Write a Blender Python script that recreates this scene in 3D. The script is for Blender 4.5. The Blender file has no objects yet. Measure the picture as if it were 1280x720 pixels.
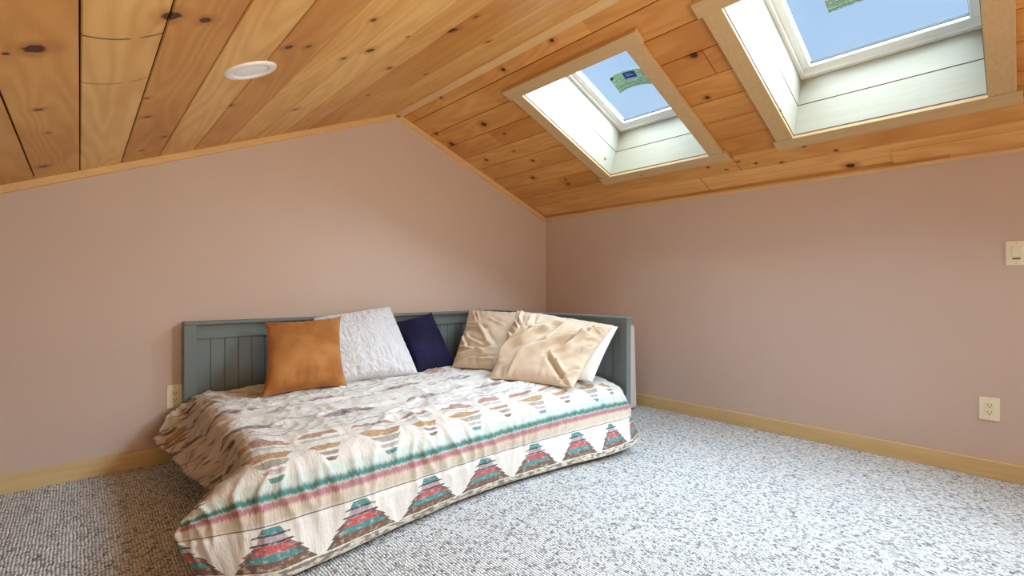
import bpy, bmesh, math, random
from mathutils import Vector, Matrix, noise

random.seed(7)
SC = bpy.context.scene
COL = SC.collection
V = Vector

# ----------------------------------------------------------------- geometry of the attic
A, B = 3.562, 3.357            # right wall x, gable wall y
XR, ZR = 1.846, 2.3825         # ridge
SL_R, SL_L = -0.38576, 0.41653
XL, YF = -1.30, -2.30          # left knee wall, wall behind the camera
zr = lambda x: ZR + SL_R * (x - XR)
zl = lambda x: ZR + SL_L * (x - XR)
NR = V((-SL_R, 0, 1)).normalized()
NL = V((-SL_L, 0, 1)).normalized()
def PR(x, y, h): return V((x, y, zr(x))) + NR * h      # h > 0: up through the roof
def PL(x, y, h): return V((x, y, zl(x))) + NL * h

# ----------------------------------------------------------------- mesh helpers
def add_box(bm, lo, hi, bev=0.0, f=None, seg=2):
    xs, ys, zs = zip(lo, hi)
    v = [bm.verts.new((x, y, z)) for x in xs for y in ys for z in zs]
    q = [(0,1,3,2),(4,6,7,5),(0,4,5,1),(2,3,7,6),(0,2,6,4),(1,5,7,3)]
    fs = [bm.faces.new([v[i] for i in a]) for a in q]
    if bev > 0:
        es = list({e for fc in fs for e in fc.edges})
        r = bmesh.ops.bevel(bm, geom=es, offset=bev, segments=seg, affect='EDGES', profile=0.5)
        vs = set(r['verts']) | {x for x in v if x.is_valid}
    else:
        vs = set(v)
    if f:
        for x in vs:
            if x.is_valid: x.co = f(*x.co)
    return vs
def add_lathe(bm, prof, n=48, f=None):
    rings = []
    for r, z in prof:
        if r < 1e-6: rings.append([bm.verts.new((0, 0, z))])
        else: rings.append([bm.verts.new((r*math.cos(2*math.pi*i/n), r*math.sin(2*math.pi*i/n), z)) for i in range(n)])
    for a, b in zip(rings, rings[1:]):
        for i in range(n):
            j = (i+1) % n
            if len(a) == 1 and len(b) == 1: continue
            if len(a) == 1: bm.faces.new((a[0], b[i], b[j]))
            elif len(b) == 1: bm.faces.new((a[i], b[0], a[j]))
            else: bm.faces.new((a[i], b[i], b[j], a[j]))
    if f:
        for r in rings:
            for v in r: v.co = f(*v.co)
def obj(name, bm, m, parent=None, smooth=False):
    bmesh.ops.recalc_face_normals(bm, faces=bm.faces)
    me = bpy.data.meshes.new(name)
    bm.to_mesh(me); bm.free()
    for x in (m if isinstance(m, (list, tuple)) else [m]): me.materials.append(x)
    if smooth:
        for p in me.polygons: p.use_smooth = True
    o = bpy.data.objects.new(name, me); COL.objects.link(o)
    if parent:
        o.parent = parent
        o.matrix_parent_inverse = Matrix.Translation(parent.location).inverted()
    return o
def boxes(name, lst, m, parent=None, f=None, bev=0.0):
    bm = bmesh.new()
    for lo, hi in lst: add_box(bm, lo, hi, bev, f)
    return obj(name, bm, m, parent)
def empty(name, loc, label=None, cat=None, group=None, kind=None):
    o = bpy.data.objects.new(name, None); COL.objects.link(o); o.location = loc
    o.empty_display_size = .1
    return tag(o, label, cat, group, kind)
def tag(o, label=None, cat=None, group=None, kind=None):
    for k, v in (('label', label), ('category', cat), ('group', group), ('kind', kind)):
        if v: o[k] = v
    return o
def struct(o): o['kind'] = 'structure'; return o

# ----------------------------------------------------------------- material helpers
class NT:
    def __init__(s, name, rough=.6, spec=.3):
        s.m = bpy.data.materials.new(name); s.m.use_nodes = True
        s.t = s.m.node_tree; s.n = s.t.nodes; s.l = s.t.links
        s.b = s.n['Principled BSDF']; s.b.inputs['Roughness'].default_value = rough
        s.b.inputs['Specular IOR Level'].default_value = spec
    def node(s, t, **k):
        n = s.n.new(t)
        for a, b in k.items(): setattr(n, a, b)
        return n
    def put(s, sock, v):
        if v is None: return
        if hasattr(v, 'is_output'): s.l.new(v, sock)
        elif isinstance(v, (tuple, list)) and sock.type == 'RGBA' and len(v) == 3: sock.default_value = (*v, 1)
        else: sock.default_value = v
    def math(s, op, a, b=None, c=None, clamp=False):
        n = s.node('ShaderNodeMath', operation=op, use_clamp=clamp)
        s.put(n.inputs[0], a); s.put(n.inputs[1], b); s.put(n.inputs[2], c); return n.outputs[0]
    def vmath(s, op, a, b=None, c=None):
        n = s.node('ShaderNodeVectorMath', operation=op)
        s.put(n.inputs[0], a); s.put(n.inputs[1], b)
        if c is not None: s.put(n.inputs[2], c)
        return n.outputs['Value'] if op == 'LENGTH' else n.outputs[0]
    def pos(s): return s.node('ShaderNodeTexCoord').outputs['Object']
    def sep(s, v):
        n = s.node('ShaderNodeSeparateXYZ'); s.l.new(v, n.inputs[0]); return n.outputs
    def comb(s, x=0., y=0., z=0.):
        n = s.node('ShaderNodeCombineXYZ')
        for i, v in enumerate((x, y, z)): s.put(n.inputs[i], v)
        return n.outputs[0]
    def noise(s, vec, scale=5., detail=3., rough=.5, dist=0.):
        n = s.node('ShaderNodeTexNoise'); s.put(n.inputs['Vector'], vec)
        n.inputs['Scale'].default_value = scale; n.inputs['Detail'].default_value = detail
        n.inputs['Roughness'].default_value = rough; n.inputs['Distortion'].default_value = dist
        return n.outputs['Fac']
    def white(s, v, dim='1D'):
        n = s.node('ShaderNodeTexWhiteNoise', noise_dimensions=dim)
        s.put(n.inputs['W' if dim == '1D' else 'Vector'], v); return n.outputs['Value']
    def ramp(s, fac, stops, mode='LINEAR'):
        n = s.node('ShaderNodeValToRGB'); cr = n.color_ramp; cr.interpolation = mode
        s.put(n.inputs[0], fac)
        while len(cr.elements) < len(stops): cr.elements.new(1.0)
        for e, (p, c) in zip(cr.elements, stops):
            e.position = p
            e.color = (c, c, c, 1) if isinstance(c, (int, float)) else (*c, 1)
        return n.outputs[0]
    def smooth(s, v, a, b, lo=0., hi=1.):
        n = s.node('ShaderNodeMapRange', interpolation_type='SMOOTHSTEP')
        s.put(n.inputs[0], v)
        for i, x in enumerate((a, b, lo, hi)): n.inputs[i+1].default_value = x
        return n.outputs[0]
    def mix(s, fac, a, b, mode='MIX'):
        n = s.node('ShaderNodeMix', data_type='RGBA', blend_type=mode)
        s.put(n.inputs['Factor'], fac); s.put(n.inputs['A'], a); s.put(n.inputs['B'], b)
        # RGBA sockets are the last pair
        s_in = [i for i in n.inputs if i.type == 'RGBA']
        s.put(s_in[0], a); s.put(s_in[1], b)
        return [o for o in n.outputs if o.type == 'RGBA'][0]
    def bump(s, h, strength=.3, dist=.005):
        n = s.node('ShaderNodeBump'); n.inputs['Strength'].default_value = strength
        n.inputs['Distance'].default_value = dist; s.l.new(h, n.inputs['Height'])
        s.l.new(n.outputs[0], s.b.inputs['Normal'])
    def color(s, c): s.put(s.b.inputs['Base Color'], c)
def rgb(r, g, b):
    f = lambda c: ((c/255+.055)/1.055)**2.4 if c > 10 else c/255/12.92
    return (f(r), f(g), f(b))

def m_plain(name, c, rough=.5, spec=.3, nscale=40., namp=.06):
    t = NT(name, rough, spec)
    n = t.noise(t.pos(), nscale, 3)
    t.color(t.mix(t.math('MULTIPLY', n, namp*2), c, tuple(x*.8 for x in c)))
    return t.m

# knotty pine boards running along Y; knots are listed where the boards have them
LK = [(-0.082,1.62,3),(-0.131,1.642,1),(0.168,1.448,3),(0.246,1.477,2),(0.531,1.721,2),(0.6,1.726,1.5),(-0.099,2.137,1.5),(-0.088,2.451,1),(0.2,2.411,1.5),(0.176,2.147,1),(0.301,2.837,2),(-0.123,3.061,2.5),(0.236,3.08,1.5),(0.741,1.511,1.5),(0.878,1.818,2.5),(1.111,2.095,2),(1.168,1.646,3),(1.187,1.511,1.5),(1.44,2.293,1.5),(1.237,2.591,1.5),(0.978,1.69,1),(0.798,1.891,1.5),(0.499,2.411,1.5),(0.86,2.678,2),(1.509,1.823,2)]
RK = [(1.903,1.75,1.5),(1.852,2.206,1.5),(1.923,2.175,1.5),(2.23,2.743,2.5),(2.291,3.241,2.5),(2.567,3.121,1.5),(2.722,2.713,1.5),(2.913,2.903,2),(3.026,2.625,1),(3.092,2.655,1.5),(1.895,2.816,1.2),(2.565,2.775,1),(2.373,2.675,1),(2.209,2.302,2),(2.129,2.314,1.5),(2.319,1.147,2),(2.618,1.215,1.5),(3.23,1.287,1),(3.281,1.195,1),(3.321,1.054,1),(3.291,1.392,1),(3.228,1.492,1),(3.471,0.718,2.5),(3.299,0.754,1),(3.206,0.895,1),(2.143,3.253,1.5)]
def m_pine(name, w, x0, knots, tones, joints, kscale=.0066):
    t = NT(name, .42, .35)
    P = t.pos(); S = t.sep(P); x, y = S[0], S[1]
    row = t.math('FLOOR', t.math('DIVIDE', t.math('SUBTRACT', x, x0), w))
    h1 = t.white(row)
    ln = t.math('ADD', y, t.math('MULTIPLY', h1, 7.3))
    seg = t.math('FLOOR', t.math('ADD', t.math('DIVIDE', ln, 3.4), 0.5)) if joints else 0.
    h2 = t.white(t.comb(row, seg, 3.1), '3D')
    h3 = t.white(t.comb(row, seg, 8.7), '3D')
    # knots: distance in the board plane
    dmin = None
    for kx, ky, r in knots:
        rr = r*kscale
        sc = (1/rr, 1/(rr*1.15), 0.)
        v = t.vmath('MULTIPLY_ADD', P, sc, (-kx*sc[0], -ky*sc[1], 0.))
        dd = t.vmath('LENGTH', v)
        dmin = dd if dmin is None else t.math('MINIMUM', dmin, dd)
    dn = t.math('ADD', dmin, t.math('MULTIPLY', t.math('SUBTRACT', t.noise(P, 60, 2), .5), .9))
    swirl = t.math('DIVIDE', 1.0, t.math('ADD', dmin, .6))
    # flat-sawn figure: contours of a stretched noise
    off = t.math('MULTIPLY', h2, 40.)
    fig = t.noise(t.comb(t.math('MULTIPLY', x, 5.5), t.math('ADD', t.math('MULTIPLY', y, .55), off), off), 1.0, 2, .4)
    fig = t.math('ADD', fig, t.math('MULTIPLY', swirl, .16))
    ring = t.math('SINE', t.math('MULTIPLY', fig, 75.))
    ring = t.math('MULTIPLY_ADD', ring, .5, .5)
    fine = t.noise(t.comb(t.math('MULTIPLY', x, 260.), t.math('ADD', t.math('MULTIPLY', y, 5.), off), 0.), 1.0, 3, .6)
    base = t.ramp(h3, tones)
    big = t.noise(t.comb(t.math('MULTIPLY', x, 4.), t.math('ADD', t.math('MULTIPLY', y, 1.1), off), 1.), 1.0, 2)
    c = t.mix(t.smooth(big, .40, .66, 0., .65), base, t.mix(1.0, base, (.82, .68, .50), 'MULTIPLY'))
    c = t.mix(t.math('MULTIPLY', ring, .42), c, t.mix(1.0, c, (.74, .60, .44), 'MULTIPLY'))
    c = t.mix(t.math('MULTIPLY', fine, .45), c, t.mix(1.0, c, (.78, .66, .54), 'MULTIPLY'))
    c = t.mix(t.smooth(dn, 1.2, 3.4, .55, 0.), c, t.mix(1.0, c, (.62, .40, .24), 'MULTIPLY'))
    c = t.mix(t.smooth(dn, .8, 1.25, 1., 0.), c, rgb(58, 26, 12))
    c = t.mix(t.smooth(dn, .2, .6, .6, 0.), c, rgb(92, 48, 24))
    # butt joints between boards (a thin open gap)
    jf = t.math('ABSOLUTE', t.math('SUBTRACT', t.math('FRACT', t.math('DIVIDE', ln, 3.4)), .5))
    if joints: c = t.mix(t.smooth(jf, .4990, .4996, 0., .8), c, rgb(60, 34, 16))
    else:                                    # two curved checks across one wide board
        for yc, k_, fade in ((1.585, 5.5, .9), (1.945, 6., .6)):
            xx = t.math('SUBTRACT', x, .085)
            d_ = t.math('ABSOLUTE', t.math('SUBTRACT', y, t.math('SUBTRACT', yc, t.math('MULTIPLY', t.math('MULTIPLY', xx, xx), k_))))
            gap_ = t.smooth(t.math('ABSOLUTE', t.math('SUBTRACT', x, .107)), .004, .016, 0., 1.)
            m_ = t.math('MULTIPLY', t.math('MULTIPLY', t.smooth(d_, .0015, .0065, fade, 0.), gap_), t.math('LESS_THAN', t.math('ABSOLUTE', t.math('SUBTRACT', x, .0825)), .0825))
            c = t.mix(m_, c, rgb(66, 34, 18))
    t.color(c)
    t.bump(t.math('ADD', t.math('MULTIPLY', fine, .5), ring), .08, .001)
    return t.m
TL = [(0., rgb(218,166,94)), (.3, rgb(238,196,124)), (.5, rgb(212,156,84)), (.75, rgb(244,206,138)), (1., rgb(226,176,104))]
TR_ = [(0., rgb(208,150,80)), (.3, rgb(226,174,104)), (.5, rgb(196,136,66)), (.75, rgb(234,184,116)), (1., rgb(212,156,86))]
M_joint_shade = m_plain('board_joint_shade', rgb(84,54,32), .8)  # dark brown that paints the shade inside the board gaps
M_ceilL = m_pine('pine_boards_honey', .165, 0., LK, TL, False)
M_ceilR = m_pine('pine_boards_amber', .170, 2.14-.17*20, RK, TR_, True, .0080)

def m_board(name, c1, c2, axis=1, rough=.45):
    t = NT(name, rough, .3)
    P = t.pos()
    st = [90., 90., 90.]; st[axis] = 3.5
    n = t.noise(t.vmath('MULTIPLY', P, tuple(st)), 1., 3, .6)
    st2 = [9., 9., 9.]; st2[axis] = .9
    n2 = t.noise(t.vmath('MULTIPLY', P, tuple(st2)), 1., 2)
    r = t.math('MULTIPLY_ADD', t.math('SINE', t.math('MULTIPLY', n2, 45.)), .5, .5)
    c = t.mix(n, c1, c2)
    c = t.mix(t.math('MULTIPLY', r, .25), c, c2)
    vo = t.node('ShaderNodeTexVoronoi'); vs = [2.2, 2.2, 2.2]; vs[axis] = 1.8
    t.l.new(t.vmath('MULTIPLY', P, tuple(vs)), vo.inputs['Vector'])
    vo.inputs['Scale'].default_value = 1.
    c = t.mix(t.smooth(vo.outputs['Distance'], .018, .03, .85, 0.), c, rgb(60, 32, 16))
    t.color(c); t.bump(n, .05, .001); return t.m
M_trimY = m_board('pine_trim', rgb(236,204,152), rgb(212,172,118), 1)
M_trimX = m_board('pine_trim_gable', rgb(236,204,152), rgb(212,172,118), 0)
M_baseY = m_board('baseboard_pine', rgb(226,204,154), rgb(198,172,122), 1)
M_baseX = m_board('baseboard_pine_gable', rgb(226,204,154), rgb(198,172,122), 0)
M_casY = m_board('casing_pine_along', rgb(208,182,138), rgb(184,154,110), 1)
M_casX = m_board('casing_pine_rake', rgb(208,182,138), rgb(184,154,110), 0)
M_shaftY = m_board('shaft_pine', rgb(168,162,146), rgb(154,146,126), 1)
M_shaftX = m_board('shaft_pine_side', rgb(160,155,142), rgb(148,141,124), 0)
M_white = m_plain('white_enamel', rgb(236,238,238), .35, .4)
M_gap = m_plain('gasket_dark', rgb(70,74,78), .6)

def m_wall():
    t = NT('mauve_wall_paint', .75, .25)
    P = t.pos()
    a = t.noise(P, 3., 2); b = t.noise(P, 420., 2, .6)
    w = t.noise(t.vmath('MULTIPLY', P, (500., 500., 60.)), 1., 2)
    c = t.mix(a, rgb(212,196,186), rgb(206,189,178))
    c = t.mix(t.math('MULTIPLY', b, .35), c, rgb(180,159,149))
    c = t.mix(t.math('MULTIPLY', w, .18), c, rgb(224,208,197))
    t.color(c); t.bump(t.math('ADD', b, w), .12, .0015); return t.m
M_wall = m_wall()

def m_carpet():
    t = NT('berber_carpet', .95, .05)
    P = t.pos(); S = t.sep(P)
    px, py = .0108, .0105
    wob = t.noise(P, 16., 2); wob2 = t.noise(P, 60., 2)
    jit = t.math('ADD', t.math('MULTIPLY', wob, 1.2), t.math('MULTIPLY', wob2, .5))
    u = t.math('ADD', t.math('DIVIDE', S[0], px), jit)
    iu = t.math('FLOOR', u)
    off = t.math('MULTIPLY', t.white(iu), 5.)                 # each row of loops starts somewhere else
    v = t.math('ADD', t.math('ADD', t.math('DIVIDE', S[1], py), off), t.math('MULTIPLY', wob2, 2.4))
    iv = t.math('FLOOR', v)
    h = t.white(t.comb(iu, iv, .5), '3D')
    fu = t.math('SUBTRACT', t.math('FRACT', u), .5); fv = t.math('SUBTRACT', t.math('FRACT', v), .5)
    h2 = t.white(t.comb(t.math('FLOOR', t.math('MULTIPLY', u, 2.)), t.math('FLOOR', t.math('MULTIPLY', v, 1.5)), 4.5), '3D')
    rad = t.math('SQRT', t.math('ADD', t.math('MULTIPLY', fu, fu), t.math('MULTIPLY', t.math('MULTIPLY', fv, fv), .55)))
    dome = t.smooth(rad, .10, .52, 1., 0.)
    fib = t.noise(P, 900., 2, .6)
    c = t.ramp(t.math('ADD', t.math('MULTIPLY', h, .6), t.math('MULTIPLY', h2, .4)),
               [(0., rgb(70,74,78)), (.22, rgb(138,142,146)), (.36, rgb(206,210,212)), (.55, rgb(236,240,241)), (1., rgb(250,251,251))])
    c = t.mix(t.math('MULTIPLY', fib, .4), c, rgb(196,200,203))
    # shade in the gaps between the loops, put into the colour
    c = t.mix(t.smooth(rad, .38, .60, 0., .75), c, rgb(52,54,58))
    t.color(c)
    t.bump(t.math('ADD', dome, t.math('MULTIPLY', fib, .3)), .8, .006); return t.m
M_carpet = m_carpet()

def m_glass():
    t = NT('clear_pane'); n = t.n; l = t.l
    n.remove(t.b); out = n['Material Output']
    tr = n.new('ShaderNodeBsdfTransparent'); gl = n.new('ShaderNodeBsdfGlossy')
    gl.inputs['Roughness'].default_value = .02
    tr.inputs[0].default_value = (.97, .985, .99, 1)
    fr = n.new('ShaderNodeFresnel'); fr.inputs[0].default_value = 1.45
    ge = n.new('ShaderNodeNewGeometry')
    mx = n.new('ShaderNodeMixShader')
    l.new(t.math('MULTIPLY', fr.outputs[0], t.math('SUBTRACT', 1.0, ge.outputs['Backfacing'])), mx.inputs[0])
    l.new(tr.outputs[0], mx.inputs[1]); l.new(gl.outputs[0], mx.inputs[2]); l.new(mx.outputs[0], out.inputs[0])
    return t.m
M_glass = m_glass()

# ----------------------------------------------------------------- room shell
SKY = [(2.125, 3.080, 1.420, 2.205), (2.125, 3.080, 0.115, 0.912), (2.125, 3.080, -1.19, -0.395)]  # last one is out of view, added to light the foreground floor
def build_ceiling():
    bm = bmesh.new()
    def grid(xs, hs, ys, P, mi, holes=()):
        vs = [[bm.verts.new(P(x, y, h)) for x, h in zip(xs, hs)] for y in ys]
        for j in range(len(ys)-1):
            for i in range(len(xs)-1):
                cx, cy = (xs[i]+xs[i+1])/2, (ys[j]+ys[j+1])/2
                if any(a-1e-4 < cx < b+1e-4 and c < cy < d for a, b, c, d in holes): continue
                f = bm.faces.new((vs[j][i], vs[j][i+1], vs[j+1][i+1], vs[j+1][i])); f.material_index = 2 if max(hs[i], hs[i+1]) > .006 else mi
    def profile(x0, x1, w, o, extra=()):
        g, dpt = .0038, .011
        pts = [(x0, 0.), (x1, 0.)]
        k = math.ceil((x0-o)/w)
        while o+k*w < x1:
            s = o+k*w
            if s-g > x0 and s+g < x1 and not any(abs(s-e) < .012 for e in extra):
                pts += [(s-g, 0.), (s-g*.45, dpt*.35), (s-g*.40, dpt*1.4), (s+g*.40, dpt*1.4), (s+g*.45, dpt*.35), (s+g, 0.)]
            k += 1
        pts += [(e, 0.) for e in extra]
        pts.sort(); return [p[0] for p in pts], [p[1] for p in pts]
    xs, hs = profile(XL, XR, .165, 0.)
    grid(xs, hs, [YF, 0, B], PL, 0)
    xs, hs = profile(XR, A, .170, 2.14-.17*20, (2.125, 3.080))
    ys = sorted({YF, B} | {v for s in SKY for v in s[2:]})
    grid(xs, hs, ys, PR, 1, SKY)
    return struct(obj('ceiling', bm, [M_ceilL, M_ceilR, M_joint_shade]))
build_ceiling()

def wall(name, pts, thick, m):      # polygon extruded away from the room
    bm = bmesh.new()
    a = [bm.verts.new(p) for p in pts]; b = [bm.verts.new(V(p)+V(thick)) for p in pts]
    bm.faces.new(a); bm.faces.new(b[::-1])
    for i in range(len(a)):
        j = (i+1) % len(a); bm.faces.new((a[i], b[i], b[j], a[j]))
    return struct(obj(name, bm, m))
wall('wall_back', [(XL,B,0),(A,B,0),(A,B,zr(A)+.012),(XR,B,ZR+.012),(XL,B,zl(XL)+.012)], (0,.12,0), M_wall)
wall('wall_right', [(A,YF,0),(A,B,0),(A,B,zr(A)+.012),(A,YF,zr(A)+.012)], (.12,0,0), M_wall)
wall('wall_left', [(XL,YF,0),(XL,B,0),(XL,B,zl(XL)+.012),(XL,YF,zl(XL)+.012)], (-.12,0,0), M_wall)
wall('wall_front', [(XL,YF,0),(A,YF,0),(A,YF,zr(A)+.012),(XR,YF,ZR+.012),(XL,YF,zl(XL)+.012)], (0,-.12,0), M_wall)
bm = bmesh.new(); add_box(bm, (XL-.12, YF-.12, -.12), (A+.12, B+.12, 0.))
struct(obj('floor', bm, M_carpet))

HB = .093
bm = bmesh.new(); add_box(bm, (A-.016, YF, -.004), (A+.003, B, HB), .003); struct(obj('baseboard_right', bm, M_baseY))
bm = bmesh.new(); add_box(bm, (XL, B-.016, -.004), (A, B+.003, HB), .003); struct(obj('baseboard_back', bm, M_baseX))
# trims: rake strips on the gable wall, eave strip on the right wall, ridge board
def rake(name, P, x0, x1):
    bm = bmesh.new(); add_box(bm, (x0, B-.022, -.036), (x1, B+.004, .004), .004, lambda x, y, h: P(x, y, h))
    return struct(obj(name, bm, M_trimX))
rake('trim_1', PL, XL, XR+.012); rake('trim_2', PR, XR-.012, A)
bm = bmesh.new(); add_box(bm, (A-.030, YF, -.016), (A+.003, B, .010), .004, PR); struct(obj('trim_3', bm, M_trimY))
bm = bmesh.new(); add_box(bm, (XR-.034, YF, ZR-.022), (XR+.034, B-.015, ZR-.006), .004); struct(obj('trim_4', bm, M_trimY))
# narrow last board along the eave, started by a butt joint
bm = bmesh.new(); add_box(bm, (3.395, YF, -.007), (A-.02, .515, .004), .002, PR); struct(obj('trim_5', bm, M_ceilR))

# ----------------------------------------------------------------- skylights
def skylight(name, r):
    x0, x1, y0, y1 = r
    e = empty(name, PR((x0+x1)/2, (y0+y1)/2, 0)); struct(e)
    cw, ct = .094, .024
    g = .003
    # casing boards on the ceiling; head and foot boards run past the sides
    lo, hi = -ct, -.0008
    boxes('casing', [((x0-.082, y0-cw-.018, lo-.004), (x0-g, y1+cw+.018, hi))], M_casY, e, PR, .003)
    boxes('casing', [((x1+g, y0-cw-.018, lo-.004), (x1+.088, y1+cw+.018, hi))], M_casY, e, PR, .003)
    boxes('casing', [((x0-g, y1+g, lo), (x1+g, y1+cw, hi))], M_casX, e, PR, .003)
    boxes('casing', [((x0-g, y0-cw, lo), (x1+g, y0-g, hi))], M_casX, e, PR, .003)
    th = .018; D = .385
    for h0, h1 in ((-.006, .198), (.2015, D)):     # two boards deep on each side
        boxes('shaft_board', [((x1, y0-th, h0), (x1+th, y1+th, h1))], M_shaftY, e, PR, .0015)
        boxes('shaft_board', [((x0-th, y0-th, h0), (x0, y1+th, h1))], M_shaftY, e, PR, .0015)
        boxes('shaft_board', [((x0-.001, y1, h0), (x1+.001, y1+th, h1))], M_shaftX, e, PR, .0015)
        boxes('shaft_board', [((x0-.001, y0-th, h0), (x1+.001, y0, h1))], M_shaftX, e, PR, .0015)
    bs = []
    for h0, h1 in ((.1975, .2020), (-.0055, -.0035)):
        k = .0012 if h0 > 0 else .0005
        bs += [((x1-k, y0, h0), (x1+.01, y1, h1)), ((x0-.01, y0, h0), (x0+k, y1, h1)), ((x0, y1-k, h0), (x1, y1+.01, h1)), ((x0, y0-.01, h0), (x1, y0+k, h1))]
    boxes('seam_shade_strip', bs, M_joint_shade, e, PR)  # thin dark strips standing in for the shade in the seams
    # outer carcase that keeps the light out round the boards
    o = .03
    boxes('curb', [((x1+th, y0-o, -.004+.01), (x1+o, y1+o, D)), ((x0-o, y0-o, .006), (x0-th, y1+o, D)),
                   ((x0-th, y1+th, .006), (x1+th, y1+o, D)), ((x0-th, y0-o, .006), (x1+th, y0-th, D))], M_shaftY, e, PR)
    # white sash frame in two steps
    def ring(a, b, h0, h1):
        return [((x0-o, y0-o, h0), (x0+a, y1+o, h1)), ((x1-b, y0-o, h0), (x1+o, y1+o, h1)),
                ((x0+a, y1-b, h0), (x1-b, y1+o, h1)), ((x0+a, y0-o, h0), (x1-b, y0+a, h1))]
    fr = boxes('frame', ring(.020, .020, D+.002, D+.035), M_white, e, PR, .003)
    boxes('sash', ring(.062, .062, D+.020, D+.062), M_white, e, PR, .004)
    boxes('gasket', [((x0+.058, y0+.058, D+.040), (x0+.0645, y1-.058, D+.060)), ((x1-.0645, y0+.058, D+.040), (x1-.058, y1-.058, D+.060)),
                     ((x0+.064, y1-.0645, D+.040), (x1-.064, y1-.058, D+.060)), ((x0+.064, y0+.058, D+.040), (x1-.064, y0+.0645, D+.060))], M_gap, e, PR)
    boxes('pane', [((x0+.05, y0+.05, D+.046), (x1-.05, y1-.05, D+.052))], M_glass, e, PR)
    return e
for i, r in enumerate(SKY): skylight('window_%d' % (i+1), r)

# product labels on the two panes: pale green paper with lines of small print and a blue block
def m_label():
    t = NT('printed_paper', .6, .2)
    uvn = t.node('ShaderNodeUVMap'); S = t.sep(uvn.outputs[0]); u, v = S[0], S[1]
    c = t.mix(t.noise(uvn.outputs[0], 5, 2), rgb(176,196,178), rgb(160,184,168))
    row = t.math('FLOOR', t.math('MULTIPLY', v, 16.))
    fv = t.math('FRACT', t.math('MULTIPLY', v, 16.))
    word = t.white(t.comb(t.math('FLOOR', t.math('MULTIPLY', u, 34.)), row, .3), '3D')
    ink = t.math('MULTIPLY', t.math('GREATER_THAN', word, .42), t.math('LESS_THAN', fv, .45))
    par = t.math('GREATER_THAN', t.white(t.comb(t.math('FLOOR', t.math('MULTIPLY', u, 3.)), t.math('FLOOR', t.math('MULTIPLY', v, 4.)), 2.), '3D'), .3)
    c = t.mix(t.math('MULTIPLY', t.math('MULTIPLY', ink, par), .75), c, rgb(50,84,72))
    for a, b in ((.06, .10), (.20, .22), (.27, .285)):
        c = t.mix(t.math('MULTIPLY', t.math('GREATER_THAN', v, a), t.math('LESS_THAN', v, b)), c, rgb(84,122,104))
    def rect(a, b, e, f): return t.math('MULTIPLY', t.math('MULTIPLY', t.math('GREATER_THAN', u, a), t.math('LESS_THAN', u, b)), t.math('MULTIPLY', t.math('GREATER_THAN', v, e), t.math('LESS_THAN', v, f)))
    c = t.mix(rect(.38, .70, .52, .90), c, rgb(38,74,142))
    c = t.mix(rect(.44, .64, .66, .70), c, rgb(150,176,214))
    c = t.mix(rect(.44, .60, .76, .79), c, rgb(150,176,214))
    c = t.mix(rect(.02, .10, .84, .97), c, rgb(30,44,52))
    c = t.mix(rect(.93, .98, .10, .30), c, rgb(40,60,60))
    t.color(c)
    # thin paper: some daylight comes through it
    tl = t.n.new('ShaderNodeBsdfTranslucent'); t.put(tl.inputs[0], c)
    mx = t.n.new('ShaderNodeMixShader'); mx.inputs[0].default_value = .20
    t.l.new(t.b.outputs[0], mx.inputs[1]); t.l.new(tl.outputs[0], mx.inputs[2]); t.l.new(mx.outputs[0], t.n['Material Output'].inputs[0])
    return t.m
M_label = m_label()
def sticker(cx, cy, w, d, lab, ang=0., bend=0.):
    bm = bmesh.new(); n = 16; uv = bm.loops.layers.uv.new('UVMap'); g = {}
    ca, sa = math.cos(ang), math.sin(ang)
    for k in (0, 1):
        for i in range(n+1):
            for j in range(9):
                a, b = i/n, j/8
                yy = (.5-a)*w; xx = (.5-b)*d + bend*(a-.45)**2*4*.03
                g[k, i, j] = bm.verts.new(PR(cx+xx*ca-yy*sa, cy+yy*ca+xx*sa, .385+.0445-.0009*k))
    def face(ks, inv=False):
        f = bm.faces.new([g[q] for q in ks])
        for lp, q in zip(f.loops, ks): lp[uv].uv = (q[1]/n, q[2]/8)
    for i in range(n):
        for j in range(8):
            for k in (0, 1): face([(k,i,j),(k,i+1,j),(k,i+1,j+1),(k,i,j+1)])
    for i in range(n):
        for j in (0, 8): face([(0,i,j),(0,i+1,j),(1,i+1,j),(1,i,j)])
    for j in range(8):
        for i in (0, n): face([(0,i,j),(0,i,j+1),(1,i,j+1),(1,i,j)])
    o = obj('product_label', bm, M_label)
    return tag(o, lab, 'label', 'product labels on the skylight panes')
# centre in roof coordinates (the pane lies .43 above the ceiling, which shifts x by about .15)
sticker(2.665, 1.855, .275, .150, 'curved green paper label with a blue block on the pane of the smaller-looking farther skylight', .06, 1.)
sticker(2.650, .545, .290, .150, 'green paper label cut off by the top of the photo, on the nearer right-hand skylight', 0.)

# ----------------------------------------------------------------- downlight in the left slope
def slope_frame(x, y):
    zc = -NL; yc = V((0, 1, 0)); xc = yc.cross(zc)
    o = PL(x, y, 0)
    return lambda a, b, c: o + xc*a + yc*b + zc*c
f = slope_frame(.462, 1.932)
e = empty('recessed_light', PL(.462, 1.932, 0), 'round white recessed light in the left pine ceiling slope', 'ceiling light')
bm = bmesh.new(); add_lathe(bm, [(.060,-.003),(.060,.004),(.066,.0075),(.080,.0085),(.090,.006),(.0925,.002),(.0925,-.003)], 64, f)
obj('trim_ring', bm, M_white, e, True)
t = NT('frosted_lens', .4, .3); t.color(rgb(244,246,248))
bm = bmesh.new(); add_lathe(bm, [(0,.0065),(.03,.0062),(.052,.0048),(.0605,.0025),(.0605,-.004)], 64, f)
obj('lens', bm, t.m, e, True)

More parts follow.
